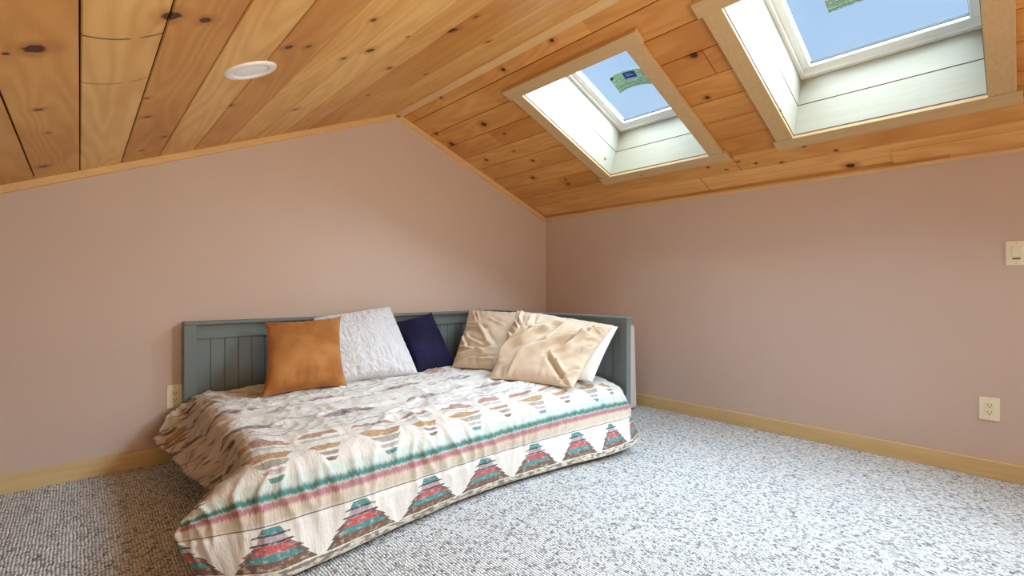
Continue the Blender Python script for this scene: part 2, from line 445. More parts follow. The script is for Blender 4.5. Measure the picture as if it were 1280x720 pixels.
# ----------------------------------------------------------------- wall plates
M_ivory = m_plain('ivory_plastic', rgb(240,236,214), .35, .4)
M_ivory2 = m_plain('ivory_plastic_insert', rgb(236,230,204), .3, .4)
M_slot = m_plain('socket_slot', rgb(48,40,30), .6)
M_screw = m_plain('screw_head', rgb(206,196,164), .3, .5)
def plate(name, F, w, h, label, cat, kind):
    e = empty(name, F(0, 0, 0), label, cat)
    bm = bmesh.new(); add_box(bm, (-w/2, -h/2, -.001), (w/2, h/2, .0065), .003, F, 3); obj('cover_plate', bm, M_ivory, e)
    bm = bmesh.new(); add_box(bm, (-.0185, -.036, .004), (.0185, .036, .0085), .0015, F)
    ins = obj('receptacle' if kind == 'outlet' else 'switch_body', bm, M_ivory2, e)
    for s in (-1, 1):
        bm = bmesh.new(); add_lathe(bm, [(0,.0078),(.003,.0076),(.0036,.006)], 16, lambda a, b, c, s=s: F(a, b+s*h*.405, c)); obj('screw', bm, M_screw, e)
    if kind == 'outlet':
        for s in (-1, 1):
            bm = bmesh.new()
            add_box(bm, (-.0085, s*.019-.002, .006), (-.0058, s*.019+.0075, .0088), 0, F)
            add_box(bm, (.0055, s*.019-.001, .006), (.0085, s*.019+.0068, .0088), 0, F)
            add_lathe(bm, [(0,.0088),(.003,.0088),(.003,.006)], 14, lambda a, b, c, s=s: F(a, b+s*.019-.009, c))
            obj('socket', bm, M_slot, ins)
    else:
        bm = bmesh.new(); add_box(bm, (-.0165, -.018, .0065), (.0165, .033, .0115), .002, lambda a, b, c: F(a, b, c + b*.08)); obj('rocker', bm, M_ivory, ins)
        bm = bmesh.new(); add_box(bm, (-.014, -.031, .0075), (.014, -.025, .0105), .001, F); obj('dimmer_slider', bm, M_slot, ins)
    return e
FRW = lambda y, z: (lambda a, b, c: V((A - c, y - a, z + b)))
FBW = lambda x, z: (lambda a, b, c: V((x + a, B - c, z + b)))
plate('power_outlet', FRW(.124, .3645), .078, .121, 'ivory duplex outlet low on the right wall above the baseboard', 'outlet', 'outlet')
plate('power_outlet', FBW(.409, .370), .078, .134, 'ivory outlet plate half hidden behind the left end of the grey daybed', 'outlet', 'outlet')
plate('light_switch', FRW(.026, 1.186), .078, .126, 'ivory light switch with dimmer at the right edge of the photo', 'light switch', 'switch')

# ----------------------------------------------------------------- grey daybed frame
t = NT('grey_painted_wood', .45, .35); n = t.noise(t.vmath('MULTIPLY', t.pos(), (20,20,4)), 1., 3)
t.color(t.mix(n, rgb(116,130,133), rgb(104,119,123))); M_grey = t.m
bx0, bx1 = .441, 2.812          # outer ends
by1, byf = 3.325, 1.842        # back, front end of the side panel
HH = .806
bed = empty('daybed', ((bx0+bx1)/2, 2.6, 0), 'grey painted daybed with beadboard back and right end in the corner', 'daybed')
boxes('post', [((bx0, 3.265, 0), (bx0+.062, by1, HH-.001))], M_grey, bed, None, .003)
boxes('post', [((bx1-.062, 3.265, 0), (bx1, by1, HH-.001))], M_grey, bed, None, .003)
boxes('post', [((bx1-.05, byf, 0), (bx1, byf+.060, HH-.016))], M_grey, bed, None, .003)
boxes('top_rail', [((bx0-.002, 3.258, HH-.020), (bx1+.004, by1+.002, HH))], M_grey, bed, None, .004)
boxes('top_rail', [((bx1-.066, byf-.010, HH-.016), (bx1+.006, 3.2575, HH))], M_grey, bed, None, .004)
boxes('frieze_board', [((bx0+.06, 3.290, HH-.105), (bx1-.06, 3.318, HH-.015))], M_grey, bed, None, .002)
boxes('frieze_board', [((bx1-.040, byf+.058, HH-.090), (bx1-.010, 3.27, HH-.015))], M_grey, bed, None, .002)
def bead(name, a0, a1, F):
    bm = bmesh.new(); pts = []; s = a0; step = .0745
    while s < a1 - 1e-6:
        e_ = min(s+step, a1)
        pts += [(s, -.006), (s+.002, -.0005), (s+.0045, 0), (e_-.0045, 0), (e_-.002, -.0005)]
        s = e_
    pts += [(a1, 0)]
    rows = []
    for z in (.10, HH-.10):
        rows.append([bm.verts.new(F(a, d, z)) for a, d in pts])
    rows += [[bm.verts.new(F(a, -.014, z)) for a, d in pts] for z in (HH-.10, .10)]
    rows.append(rows[0])
    for r0, r1 in zip(rows, rows[1:]):
        for i in range(len(pts)-1): bm.faces.new((r0[i], r0[i+1], r1[i+1], r1[i]))
    return obj(name, bm, M_grey, bed)
bead('panel', bx0+.062, bx1-.06, lambda a, d, z: V((a, 3.300-d, z)))
bead('panel', byf+.06, 3.27, lambda a, d, z: V((bx1-.028-d, a, z)))
boxes('stile', [((bx1-.042, byf+.058, .08), (bx1-.012, byf+.110, HH-.085))], M_grey, bed, None, .002)
boxes('lower_rail', [((bx0+.06, 3.285, .07), (bx1-.06, 3.318, .16))], M_grey, bed, None, .002)
boxes('lower_rail', [((bx1-.042, byf+.058, .07), (bx1-.010, 3.27, .16))], M_grey, bed, None, .002)
boxes('slat_base', [((bx0+.10, 1.93, .07), (bx1-.075, 3.255, .115))], M_grey, bed, None, .003)
for x in (bx0+.12, 1.6, bx1-.14):
    boxes('leg', [((x, 1.95, 0), (x+.05, 2.0, .07))], M_grey, bed)
boxes('leg', [((bx0+.12, 3.19, 0), (bx0+.17, 3.24, .07))], M_grey, bed)

M_tick = m_plain('mattress_ticking', rgb(214,208,196), .8, .1)
bm = bmesh.new(); add_box(bm, (bx0+.075, 1.905, .116), (bx1-.075, 3.25, .345), .05, None, 4)
obj('mattress', bm, M_tick, bed, True)

# white slab standing between the daybed end and the right wall
t = NT('white_padded_vinyl', .5, .3); t.color(rgb(226,228,230)); t.bump(t.noise(t.pos(), 30, 3), .1, .004)
bm = bmesh.new()
add_box(bm, (3.20, 2.18, .012), (3.425, 2.98, .70), .022, lambda x, y, z: V((x - .032*z/.7, y, z)), 4)
e = empty('folding_panel', (3.28, 2.6, 0), 'tall white slab stood on edge between the grey bed end and right wall', 'panel')
obj('slab', bm, t.m, e, True)
for y in (2.20, 2.90): boxes('foot', [((3.350, y, 0), (3.390, y+.05, .016))], M_gap, e, None, .004)

# ----------------------------------------------------------------- comforter
SV = [0, .15, .27, .43, .81, 1.31, 1.81, 2.21, 2.43, 2.56]
TV = [0, .165, .25, .36, .50, .85, 1.25, 1.62, 1.78]
G = [  # rows from the front hem to the back edge, columns left to right
 [(.295,1.835,.030),(.385,1.765,.016),(.475,1.705,.012),(.62,1.705,.012),(1.0,1.750,.012),(1.50,1.775,.012),(2.00,1.715,.014),(2.32,1.635,.030),(2.46,1.600,.055),(2.545,1.600,.085)],
 [(.240,1.880,.165),(.355,1.820,.172),(.465,1.775,.176),(.62,1.765,.178),(1.0,1.765,.178),(1.50,1.780,.178),(2.00,1.760,.178),(2.38,1.730,.178),(2.53,1.720,.178),(2.610,1.715,.180)],
 [(.245,1.905,.205),(.355,1.845,.240),(.468,1.800,.258),(.62,1.790,.262),(1.0,1.790,.262),(1.50,1.795,.262),(2.00,1.790,.262),(2.40,1.775,.255),(2.56,1.770,.248),(2.655,1.765,.240)],
 [(.262,1.935,.222),(.350,1.905,.286),(.475,1.870,.338),(.62,1.858,.345),(1.0,1.855,.345),(1.50,1.858,.345),(2.00,1.855,.345),(2.42,1.850,.338),(2.60,1.845,.326),(2.705,1.835,.305)],
 [(.375,2.180,.170),(.435,2.130,.262),(.478,2.040,.372),(.62,1.990,.380),(1.0,1.990,.380),(1.50,1.990,.380),(2.00,1.990,.380),(2.43,1.990,.376),(2.62,1.985,.366),(2.735,1.980,.345)],
 [(.350,2.480,.178),(.436,2.440,.270),(.485,2.380,.380),(.63,2.34,.390),(1.0,2.34,.392),(1.50,2.34,.392),(2.00,2.34,.392),(2.43,2.34,.390),(2.63,2.34,.384),(2.745,2.34,.368)],
 [(.328,2.850,.180),(.430,2.820,.272),(.490,2.780,.385),(.63,2.74,.398),(1.0,2.74,.400),(1.50,2.74,.400),(2.00,2.74,.400),(2.43,2.74,.398),(2.63,2.74,.392),(2.745,2.74,.375)],
 [(.306,3.140,.222),(.425,3.130,.300),(.495,3.115,.388),(.63,3.11,.398),(1.0,3.11,.398),(1.50,3.11,.398),(2.00,3.11,.398),(2.43,3.11,.396),(2.63,3.11,.390),(2.745,3.11,.375)],
 [(.375,3.200,.318),(.430,3.215,.352),(.510,3.240,.385),(.63,3.248,.390),(1.0,3.25,.390),(1.50,3.25,.390),(2.00,3.25,.390),(2.43,3.25,.388),(2.63,3.25,.385),(2.745,3.25,.372)],
]
for r_ in (0,):
    G[r_] = [((x*.99, y*.99, z+.014) if i_ > 0 else (x, y, z)) for i_, (x, y, z) in enumerate(G[r_])]
def hermite(xs, ps, x):
    n = len(xs); i = 0
    while i < n-2 and x > xs[i+1]: i += 1
    h = xs[i+1]-xs[i]; u = (x-xs[i])/h
    def tan(k):
        if k == 0: return (ps[1]-ps[0])/(xs[1]-xs[0])
        if k == n-1: return (ps[-1]-ps[-2])/(xs[-1]-xs[-2])
        a = (ps[k]-ps[k-1])/(xs[k]-xs[k-1]); b = (ps[k+1]-ps[k])/(xs[k+1]-xs[k])
        return (a*(xs[k+1]-xs[k]) + b*(xs[k]-xs[k-1]))/(xs[k+1]-xs[k-1])
    m0, m1 = tan(i)*h, tan(i+1)*h
    u2, u3 = u*u, u*u*u
    return ps[i]*(2*u3-3*u2+1)+m0*(u3-2*u2+u)+ps[i+1]*(-2*u3+3*u2)+m1*(u3-u2)
def nz(x, y, z=0.): return noise.noise(V((x, y, z)))
def sst(v, a, b):
    u = max(0., min(1., (v-a)/(b-a))); return u*u*(3-2*u)
def m_quilt():
    t = NT('southwest_print_cotton', .7, .2)
    uvn = t.node('ShaderNodeUVMap'); UV = uvn.outputs[0]; S = t.sep(UV)
    wob = t.math('SUBTRACT', t.noise(UV, 14., 2), .5)
    s = t.math('ADD', S[0], t.math('MULTIPLY', wob, .010))
    tv = t.math('ADD', S[1], t.math('MULTIPLY', t.math('SUBTRACT', t.noise(UV, 11., 2), .5), .008))
    cream = t.mix(t.noise(UV, 6., 3), rgb(228,228,226), rgb(206,204,197))
    # printed bands along the edge
    stripe = t.noise(t.vmath('MULTIPLY', UV, (130., 9., 1.)), 1., 3, .6)      # streaky, woven look
    edge = t.math('ADD', tv, t.math('MULTIPLY', t.math('SUBTRACT', stripe, .5), .035))
    c = cream
    c = t.mix(t.math('MULTIPLY', t.smooth(edge, .165, .19, 0., .55), t.smooth(edge, .205, .225, 1., 0.)), c, rgb(196,178,148))
    c = t.mix(t.math('MULTIPLY', t.smooth(edge, .205, .222, 0., .85), t.smooth(edge, .232, .246, 1., 0.)), c, rgb(160,94,102))
    c = t.mix(t.math('MULTIPLY', t.smooth(edge, .236, .250, 0., .95), t.smooth(edge, .258, .285, 1., 0.)), c, rgb(56,120,116))
    c = t.mix(t.math('MULTIPLY', t.smooth(edge, .265, .28, 0., .35), t.smooth(edge, .30, .33, 1., 0.)), c, rgb(150,196,194))
    P_ = .325
    P2 = .465
    def cell(shift, p=P_):
        f = t.math('FRACT', t.math('DIVIDE', t.math('ADD', s, p/2 - shift + p*20), p))
        return t.math('MULTIPLY', t.math('ABSOLUTE', t.math('SUBTRACT', f, .5)), p)
    def motif(c, coord, u, cols, widths, fade=1.0, rag=0., tips=None):
        col = t.ramp(coord, cols, 'CONSTANT')
        wd = t.ramp(coord, widths)
        du = u if not rag else t.math('ADD', u, t.math('MULTIPLY', t.math('SUBTRACT', t.noise(UV, 60., 2), .5), rag))
        mk = t.smooth(t.math('SUBTRACT', t.math('MULTIPLY', wd, .2), du), .001, .004, 0., fade)
        if tips: col = t.mix(t.math('MULTIPLY', t.math('LESS_THAN', coord, .52), t.smooth(t.math('SUBTRACT', t.math('MULTIPLY', wd, .2), du), .024, .028, .85, 0.)), col, tips)
        worn = t.noise(t.vmath('MULTIPLY', UV, (40., 70., 1.)), 1., 3, .6)
        return t.mix(t.math('MULTIPLY', mk, t.smooth(worn, .28, .50, .5, 1.)), c, col)
    BR, TE, RD, LV, DK = rgb(110,78,62), rgb(66,132,134), rgb(178,82,84), rgb(164,150,160), rgb(62,48,52)
    # stepped pyramid on the front drop: coordinate = t
    F = t.math('DIVIDE', tv, .2)
    k = lambda v: v/.2
    cols = [(0,BR),(k(.028),BR),(k(.055),TE),(k(.078),RD),(k(.105),LV),(k(.107),DK),(k(.113),LV),(k(.131),DK),(k(.137),TE)]
    def saw(lst):    # (t, half width) pairs, in units where 1 = .2 m
        return [(k(a), w/.2) for a, w in lst]
    widths = saw([(0,0),(.0275,0),(.028,.150),(.0545,.114),(.055,.126),(.0775,.094),(.078,.108),(.1045,.062),(.105,.066),(.107,.062),(.1072,.078),(.113,.072),(.1132,.054),(.1305,.044),(.131,.068),(.137,.062),(.1372,.046),(.158,.030),(.1585,0)])
    u0 = cell(.62)
    c = motif(c, F, u0, cols, widths, .95, .003, rgb(96,72,60))
    # leafy border strip at the hem
    lf = t.noise(t.vmath('MULTIPLY', UV, (26., 90., 1.)), 1., 3)
    c = t.mix(t.math('MULTIPLY', t.smooth(tv, .0, .004, 0., .9), t.smooth(tv, .022, .026, 1., 0.)), c, t.mix(t.smooth(lf, .45, .56), rgb(196,192,174), rgb(104,100,86)))
    # top: mirrored about the middle of the bed
    w = t.math('ABSOLUTE', t.math('SUBTRACT', tv, .93))
    w2 = t.math('SUBTRACT', .70, w)                 # grows towards the middle
    OC, GR, MV, RU = rgb(172,134,88), rgb(146,150,140), rgb(172,156,162), rgb(160,116,104)
    T = t.math('MULTIPLY', w2, 3.0)
    q = lambda v: v*3.0
    W = lambda lst: [(q(a), b/.2) for a, b in lst]
    def stack(u, items, c, fade, rag):
        """items: (start, end, half width at start, half width at end, colour), growing towards the middle of the bed"""
        cols = [(0., items[0][4])]; wid = [(0., 0.)]
        for a, b, h0, h1, cc in items:
            cols.append((q(a-.004), cc)); wid += [(q(a-.0005), 0.), (q(a), h0/.2), (q(b), h1/.2), (q(b+.0005), 0.)]
        return motif(c, T, u, cols, wid, fade, rag)
    big = [(.070,.088,.022,.034,TE),(.100,.118,.036,.050,MV),(.130,.160,.048,.074,GR),(.170,.212,.064,.104,OC),(.240,.252,.100,.094,rgb(164,186,184)),(.268,.292,.112,.084,RU),(.292,.306,.052,.020,rgb(150,120,122))]
    sml = [(.100,.116,.016,.030,rgb(92,82,62)),(.130,.148,.030,.046,rgb(134,124,128)),(.168,.205,.044,.072,OC),(.246,.262,.076,.086,rgb(164,186,184)),(.276,.300,.088,.060,RU)]
    c = stack(cell(.79, P2), big, c, .88, .010)
    c = stack(cell(1.01, P2), sml, c, .88, .010)
    # thin zigzag lines and ragged mauve diamonds across the middle
    zz = t.math('MULTIPLY', t.math('PINGPONG', s, P_/4), .35)
    def line(c, at, wd, col, fade):
        d = t.math('ABSOLUTE', t.math('SUBTRACT', t.math('ADD', w2, zz), at))
        return t.mix(t.smooth(d, wd*.5, wd, fade, 0.), c, col)
    c = line(c, .375, .005, rgb(110,140,148), .75); c = line(c, .415, .004, rgb(150,130,140), .7)
    c = line(c, .45, .004, rgb(120,160,158), .6)
    d = t.math('ABSOLUTE', t.math('SUBTRACT', w2, .535))
    ragn = t.noise(t.vmath('MULTIPLY', UV, (12., 70., 1.)), 1., 3, .6)
    uu = cell(.79, P2)
    dia = t.math('SUBTRACT', t.math('SUBTRACT', .042, t.math('MULTIPLY', uu, .26)), d)
    c = t.mix(t.math('MULTIPLY', t.smooth(dia, -.002, .004, 0., .9), t.smooth(ragn, .36, .52)), c, t.mix(t.smooth(ragn, .5, .6), rgb(152,118,128), rgb(96,104,104)))
    uu = cell(1.01, P2)
    dia = t.math('SUBTRACT', t.math('SUBTRACT', .026, t.math('MULTIPLY', uu, .22)), t.math('ABSOLUTE', t.math('SUBTRACT', w2, .605)))
    c = t.mix(t.math('MULTIPLY', t.smooth(dia, -.002, .004, 0., .8), t.smooth(ragn, .40, .52)), c, rgb(150,160,160))
    # the side border: long ragged print running down the drop
    sd = t.noise(t.comb(t.math('MULTIPLY', S[0], 7.), t.math('ADD', t.math('MULTIPLY', S[1], 34.), t.math('MULTIPLY', S[0], 20.)), 0.), 1., 3, .6)
    side = t.math('MULTIPLY', t.smooth(S[0], .235, .255, 1., 0.), t.smooth(S[1], .40, .44))
    c = t.mix(t.math('MULTIPLY', side, t.smooth(sd, .54, .60, 0., .85)), c, rgb(104,86,66))
    c = t.mix(t.math('MULTIPLY', side, .5), c, t.mix(1.0, c, rgb(214,190,156), 'MULTIPLY'))  # whole left drop tinted tan
    # quilting stitch line
    c = t.mix(t.smooth(t.math('ABSOLUTE', t.math('SUBTRACT', S[1], .165)), .0012, .0026, .85, 0.), c, rgb(84,62,44))
    t.color(c)
    t.bump(t.math('ADD', t.math('ADD', t.noise(UV, 40., 4, .6), t.math('MULTIPLY', t.noise(t.vmath('MULTIPLY', UV, (70., 14., 1.)), 1., 3, .6, .8), 1.2)), t.math('MULTIPLY', t.noise(UV, 500., 1), .2)), .42, .008)
    return t.m
def build_comforter():
    NS, NTT = 300, 210
    S1, T1 = SV[-1], TV[-1]
    Pt = [[None]*(NTT+1) for _ in range(NS+1)]
    for i in range(NS+1):
        s = S1*i/NS
        colp = []
        for row in G:
            colp.append(tuple(hermite(SV, [p[a] for p in row], s) for a in range(3)))
        for j in range(NTT+1):
            tt = T1*(j/NTT)
            Pt[i][j] = V([hermite(TV, [p[a] for p in colp], tt) for a in range(3)])
    Nn = [[None]*(NTT+1) for _ in range(NS+1)]
    for i in range(NS+1):
        for j in range(NTT+1):
            a = Pt[min(i+1,NS)][j]-Pt[max(i-1,0)][j]; b = Pt[i][min(j+1,NTT)]-Pt[i][max(j-1,0)]
            Nn[i][j] = a.cross(b).normalized()
    for i in range(NS+1):
        s = S1*i/NS
        for j in range(NTT+1):
            tt = T1*(j/NTT)
            front = 1 - sst(tt, .30, .46)
            left = 1 - sst(s, .24, .34)
            top = (1-front)*(1-left)
            d = 0.
            # puckers hanging from the front edge, strongest round the quilting line
            pk = nz(s*15+nz(s*3, tt*4)*1.5+tt*5*nz(s*1.5, 0., 5.), tt*2.6, 3.3)
            pk2 = nz(s*42, tt*6, 9.1)
            amp = .019*math.exp(-((tt-.24)/.13)**2) + .003
            d += front*(amp*((1-abs(pk)*2.2)**3*.9-.3 if abs(pk) < .45 else -.3*amp/amp) + .004*pk2)
            d -= front*.008*math.exp(-((tt-.165)/.010)**2)
            d += front*.006*math.exp(-((tt-.215)/.030)**2)
            d += front*.004*nz(s*6, tt*9, 1.)
            # top: soft wads and creases
            r1 = 1-abs(nz(s*5.0+1.3*nz(s*2,tt*2), tt*7.5, 5.))
            r2 = 1-abs(nz(s*13+2., tt*15, 8.))
            r3 = 1-abs(nz(s*30+1., tt*34, 3.))
            d += top*(.016*(r1**4-.4) + .008*(r2**4-.35) + .0035*(r3**4-.35) + .008*nz(s*3, tt*4, 2.))
            # slanting tension folds on the left drop
            if left > 0:
                ph = tt*30 + s*15 + 2.2*nz(s*5, tt*5, 4.)
                lf = left*sst(tt, .34, .52)
                d += lf*sst(.30-s, 0., .12)*(.019*math.sin(ph)*(.6+.5*nz(s*4, tt*6, 6.)) + .008*math.sin(ph*2.3+1))
                d += lf*.006*nz(s*20, tt*20, 7.)
            Pt[i][j] = Pt[i][j] + Nn[i][j]*d
            if tt < .4 and Pt[i][j].z < .012: Pt[i][j].z = .012 + .002*abs(pk)
    bm = bmesh.new(); uv = bm.loops.layers.uv.new('UVMap')
    vv = [[bm.verts.new(Pt[i][j]) for j in range(NTT+1)] for i in range(NS+1)]
    for i in range(NS):
        for j in range(NTT):
            ks = ((i,j),(i+1,j),(i+1,j+1),(i,j+1))
            f = bm.faces.new([vv[a][b] for a, b in ks])
            for lp, (a, b) in zip(f.loops, ks): lp[uv].uv = (S1*a/NS, T1*b/NTT)
    o = obj('comforter', bm, m_quilt(), None, True)
    md = o.modifiers.new('thickness', 'SOLIDIFY'); md.thickness = .010; md.offset = -1
    tag(o, 'cream southwestern patterned comforter draped over the daybed to the carpet', 'comforter')
build_comforter()

# ----------------------------------------------------------------- cushions
def pillow(name, corners, thick, m, parent=None, n=56, pinch=.06, seed=1., wr=None, puff=.42, ear=.0, sag=0., flat_back=.75, seam=.0):
    """corners TL TR BR BL in world space; the filling bulges to both sides of their surface"""
    TLc, TRc, BRc, BLc = [V(c) for c in corners]
    nrm = ((TRc-TLc).cross(BLc-TLc)).normalized()
    if nrm.dot(V((-.4, -1, .3))) < 0: nrm = -nrm
    cen = (TLc+TRc+BRc+BLc)/4
    bm = bmesh.new(); g = {}
    uv = bm.loops.layers.uv.new('UVMap')
    for k in (1, -1):
        for i in range(n+1):
            for j in range(n+1):
                # denser rows at the border
                a = math.sin((i/n*2-1)*math.pi/2*.999)/math.sin(math.pi/2*.999); b = math.sin((j/n*2-1)*math.pi/2*.999)/math.sin(math.pi/2*.999)
                edge = i in (0, n) or j in (0, n)
                if k == -1 and edge: g[k,i,j] = g[1,i,j]; continue
                pa = a*(1 - pinch*(1-b*b)*abs(a)**1.5) ; pb = b*(1 - pinch*(1-a*a)*abs(b)**1.5)
                q = 1+ear*(abs(a*b))**6
                pa *= q; pb *= q
                u, v = (pa+1)/2, (pb+1)/2
                p = TLc*(1-u)*(1-v)+TRc*u*(1-v)+BRc*u*v+BLc*(1-u)*v
                prof = max(0., (1-a*a)*(1-b*b))**puff
                lowf = 1 + sag*b
                hgt = thick/2*prof*lowf
                d = hgt*(1. if k == 1 else flat_back)
                # puckers radiating from the seams
                ed = max(abs(a), abs(b)); al = a if abs(b) > abs(a) else b
                rim = ed**5*(1-ed**14)
                d += rim*.35*seam*nz(al*9+seed*3, ed*1.5, seed)*(1 if k == 1 else .7)
                if wr and k == 1: d += wr(a, b)*min(1, prof*2.2)
                d += .010*nz(a*1.7+seed, b*1.7, seed*2)*prof
                p = p + nrm*d*k
                if edge: p = p + nrm*seam*.16*nz(a*7+seed, b*7, 2*seed)
                g[k,i,j] = bm.verts.new(p)
    for k in (1, -1):
        for i in range(n):
            for j in range(n):
                ks = [(k,i,j),(k,i,j+1),(k,i+1,j+1),(k,i+1,j)]
                if k == -1: ks.reverse()
                f = bm.faces.new([g[q] for q in ks])
                for lp, q in zip(f.loops, ks): lp[uv].uv = (q[1]/n, q[2]/n)
    o = obj(name, bm, m, parent, True)
    return o
def piping(name, corners, m, parent, pinch, ear=0., r=.004):
    TLc, TRc, BRc, BLc = [V(c) for c in corners]
    pts = []
    N = 26
    side = [(-1+2*i/N, -1) for i in range(N)] + [(1, -1+2*i/N) for i in range(N)] + [(1-2*i/N, 1) for i in range(N)] + [(-1, 1-2*i/N) for i in range(N)]
    for a, b in side:
        q = 1+ear*abs(a*b)**6
        pa = a*(1-pinch*(1-b*b)*abs(a)**1.5)*q; pb = b*(1-pinch*(1-a*a)*abs(b)**1.5)*q
        u, v = (pa+1)/2, (pb+1)/2
        pts.append(TLc*(1-u)*(1-v)+TRc*u*(1-v)+BRc*u*v+BLc*(1-u)*v)
    bm = bmesh.new(); rings = []; K = 6
    for i, p in enumerate(pts):
        tn = (pts[(i+1) % len(pts)]-pts[i-1]).normalized(); a = tn.orthogonal().normalized(); a = tn.cross(V((0,-.7,.7))).normalized(); b = tn.cross(a)
        rings.append([bm.verts.new(p+a*math.cos(2*math.pi*k/K)*r+b*math.sin(2*math.pi*k/K)*r) for k in range(K)])
    for i in range(len(rings)):
        r0, r1 = rings[i], rings[(i+1) % len(rings)]
        for k in range(K): bm.faces.new((r0[k], r0[(k+1) % K], r1[(k+1) % K], r1[k]))
    return obj(name, bm, m, parent, True)

def m_velvet(name, c1, c2, sheen, scale=6.):
    t = NT(name, .75, .2); P = t.pos()
    n = t.noise(P, scale, 3); n2 = t.noise(P, 260., 2)
    t.color(t.mix(t.math('ADD', t.smooth(n, .3, .7, 0., .7), t.math('MULTIPLY', n2, .35)), c1, c2))
    t.b.inputs['Sheen Weight'].default_value = sheen[0]; t.b.inputs['Sheen Tint'].default_value = (*sheen[1], 1)
    t.b.inputs['Sheen Roughness'].default_value = .35
    t.bump(t.math('ADD', t.noise(P, 18., 3), t.math('MULTIPLY', n2, .2)), .25, .006); return t.m
M_orange = m_velvet('rust_velvet', rgb(192,138,80), rgb(150,92,44), (.55, rgb(240,200,150)))
M_navy = m_velvet('navy_velvet', rgb(30,29,70), rgb(18,17,46), (.25, rgb(110,110,180)))
def m_fur():
    t = NT('white_faux_fur', .85, .15); P = t.pos()
    n = t.noise(t.vmath('MULTIPLY', P, (1., 1., .55)), 30., 4, .65, 1.2); n2 = t.noise(P, 160., 3, .7)
    t.color(t.mix(n, rgb(236,240,246), rgb(206,212,220)))
    t.b.inputs['Sheen Weight'].default_value = .3
    t.bump(t.math('ADD', n, t.math('MULTIPLY', n2, .45)), .7, .012); return t.m
M_fur = m_fur()
def m_linen():
    t = NT('beige_sateen', .55, .3); P = t.pos()
    t.color(t.mix(t.noise(P, 5., 3), rgb(222,208,188), rgb(208,192,170)))
    t.bump(t.math('ADD', t.noise(P, 14., 2, .45, .8), t.math('MULTIPLY', t.noise(P, 600., 1), .05)), .22, .010); return t.m
M_linen = m_linen()
M_insert = m_plain('white_pillow_cotton', rgb(240,241,244), .8, .1, 25., .1)

cs = [(x*.98, y*.98, 1+(z-1)*.98) for x, y, z in ((.85,3.17,.785),(1.276,3.09,.806),(1.208,2.83,.406),(.742,2.82,.410))]
o = pillow('throw_cushion', cs, .20, M_orange, None, pinch=.08, seed=2., ear=.03, seam=.055, sag=.25)
piping('piping', cs, M_orange, o, .08, .03, .0035)
tag(o, 'rust orange velvet cushion leaning on the grey bed back, leftmost in the row', 'cushion')
def wr_fur(a, b):
    w = .016*math.sin(8*b+3*a+2.5*nz(a*2,b*2,1.))*sst(b, -.1, .7)*sst(-a, -.4, .8)
    w += .009*nz(a*3, b*3, 3.) + .008*(1-abs(nz(a*9, b*5.5, 5.)))**3 + .005*(1-abs(nz(a*24, b*13, 8.)))**2 + .004*nz(a*40, b*25, 2.)
    return w - .008
cs = [(1.141,3.215,.803),(1.700,3.20,.868),(1.735,2.85,.402),(1.135,2.95,.402)]
o = pillow('throw_cushion', cs, .20, M_fur, None, n=150, pinch=.030, seed=5., wr=wr_fur, ear=-.02, seam=.07, sag=.2)
tag(o, 'large fluffy white cushion between the orange and navy cushions', 'cushion')
cs = [(1.742,3.225,.742),(2.088,3.235,.800),(2.150,2.985,.402),(1.800,2.955,.392)]
o = pillow('throw_cushion', cs, .14, M_navy, None, pinch=.05, seed=8., ear=.03, seam=.03)
tag(o, 'small navy velvet cushion tilted behind the white fluffy one', 'cushion')
def ridge(x): return (1-abs(x))
def folds(lst, asp):
    """long creases: (a0, b0, a1, b1, width, height) from one point of the case to another"""
    def f(a, b):
        w = 0.
        wa = a + .05*nz(a*3, b*3, 21.); wb = b + .05*nz(a*3, b*3, 31.)
        for a0, b0, a1, b1, wd, h in lst:
            wd *= .85
            dx, dy = (a1-a0)*asp, b1-b0; L2 = dx*dx+dy*dy
            px, py = (wa-a0)*asp, wb-b0
            t_ = (px*dx+py*dy)/L2
            if t_ < -.25 or t_ > 1.25: continue
            d = (px*dy-py*dx)/math.sqrt(L2)
            if abs(d) > wd*4: continue
            tp = sst(t_, -.25, .2)*(1-sst(t_, .75, 1.25))
            w += h*tp*(math.exp(-(d/wd)**2) - .75*math.exp(-((d-1.5*wd)/wd)**2))
        return w
    return f
FB = folds([(-.86,-.91,-.68,-.48,.05,.016),(-.72,-.92,-.60,-.54,.05,.014),(-.95,-.25,-.25,-.07,.07,.018),(-1.03,.77,.05,.48,.07,.022),(-1.01,.06,-.73,.40,.06,.014),(-.48,-.22,0.,.35,.08,.018),(-.91,.89,.15,.77,.05,.016),(-.74,.16,-.28,.36,.06,.013),(-.26,-.53,.15,-.31,.07,.014),(-.85,.43,-.12,.60,.06,.016)], 1.1)
def wr_back(a, b): return 1.25*FB(a, b) + .016*nz(a*1.8, b*1.8, 1.) + .005*nz(a*5, b*5, 2.)
cs = [(2.45,3.205,.815),(2.745,2.62,.80),(2.28,2.38,.405),(2.062,2.915,.405)]
o = pillow('bed_pillow', cs, .15, M_linen, None, n=130, pinch=.05, seed=11., wr=wr_back, seam=.05)
tag(o, 'beige crumpled pillow farther back in the corner of the daybed', 'pillow')
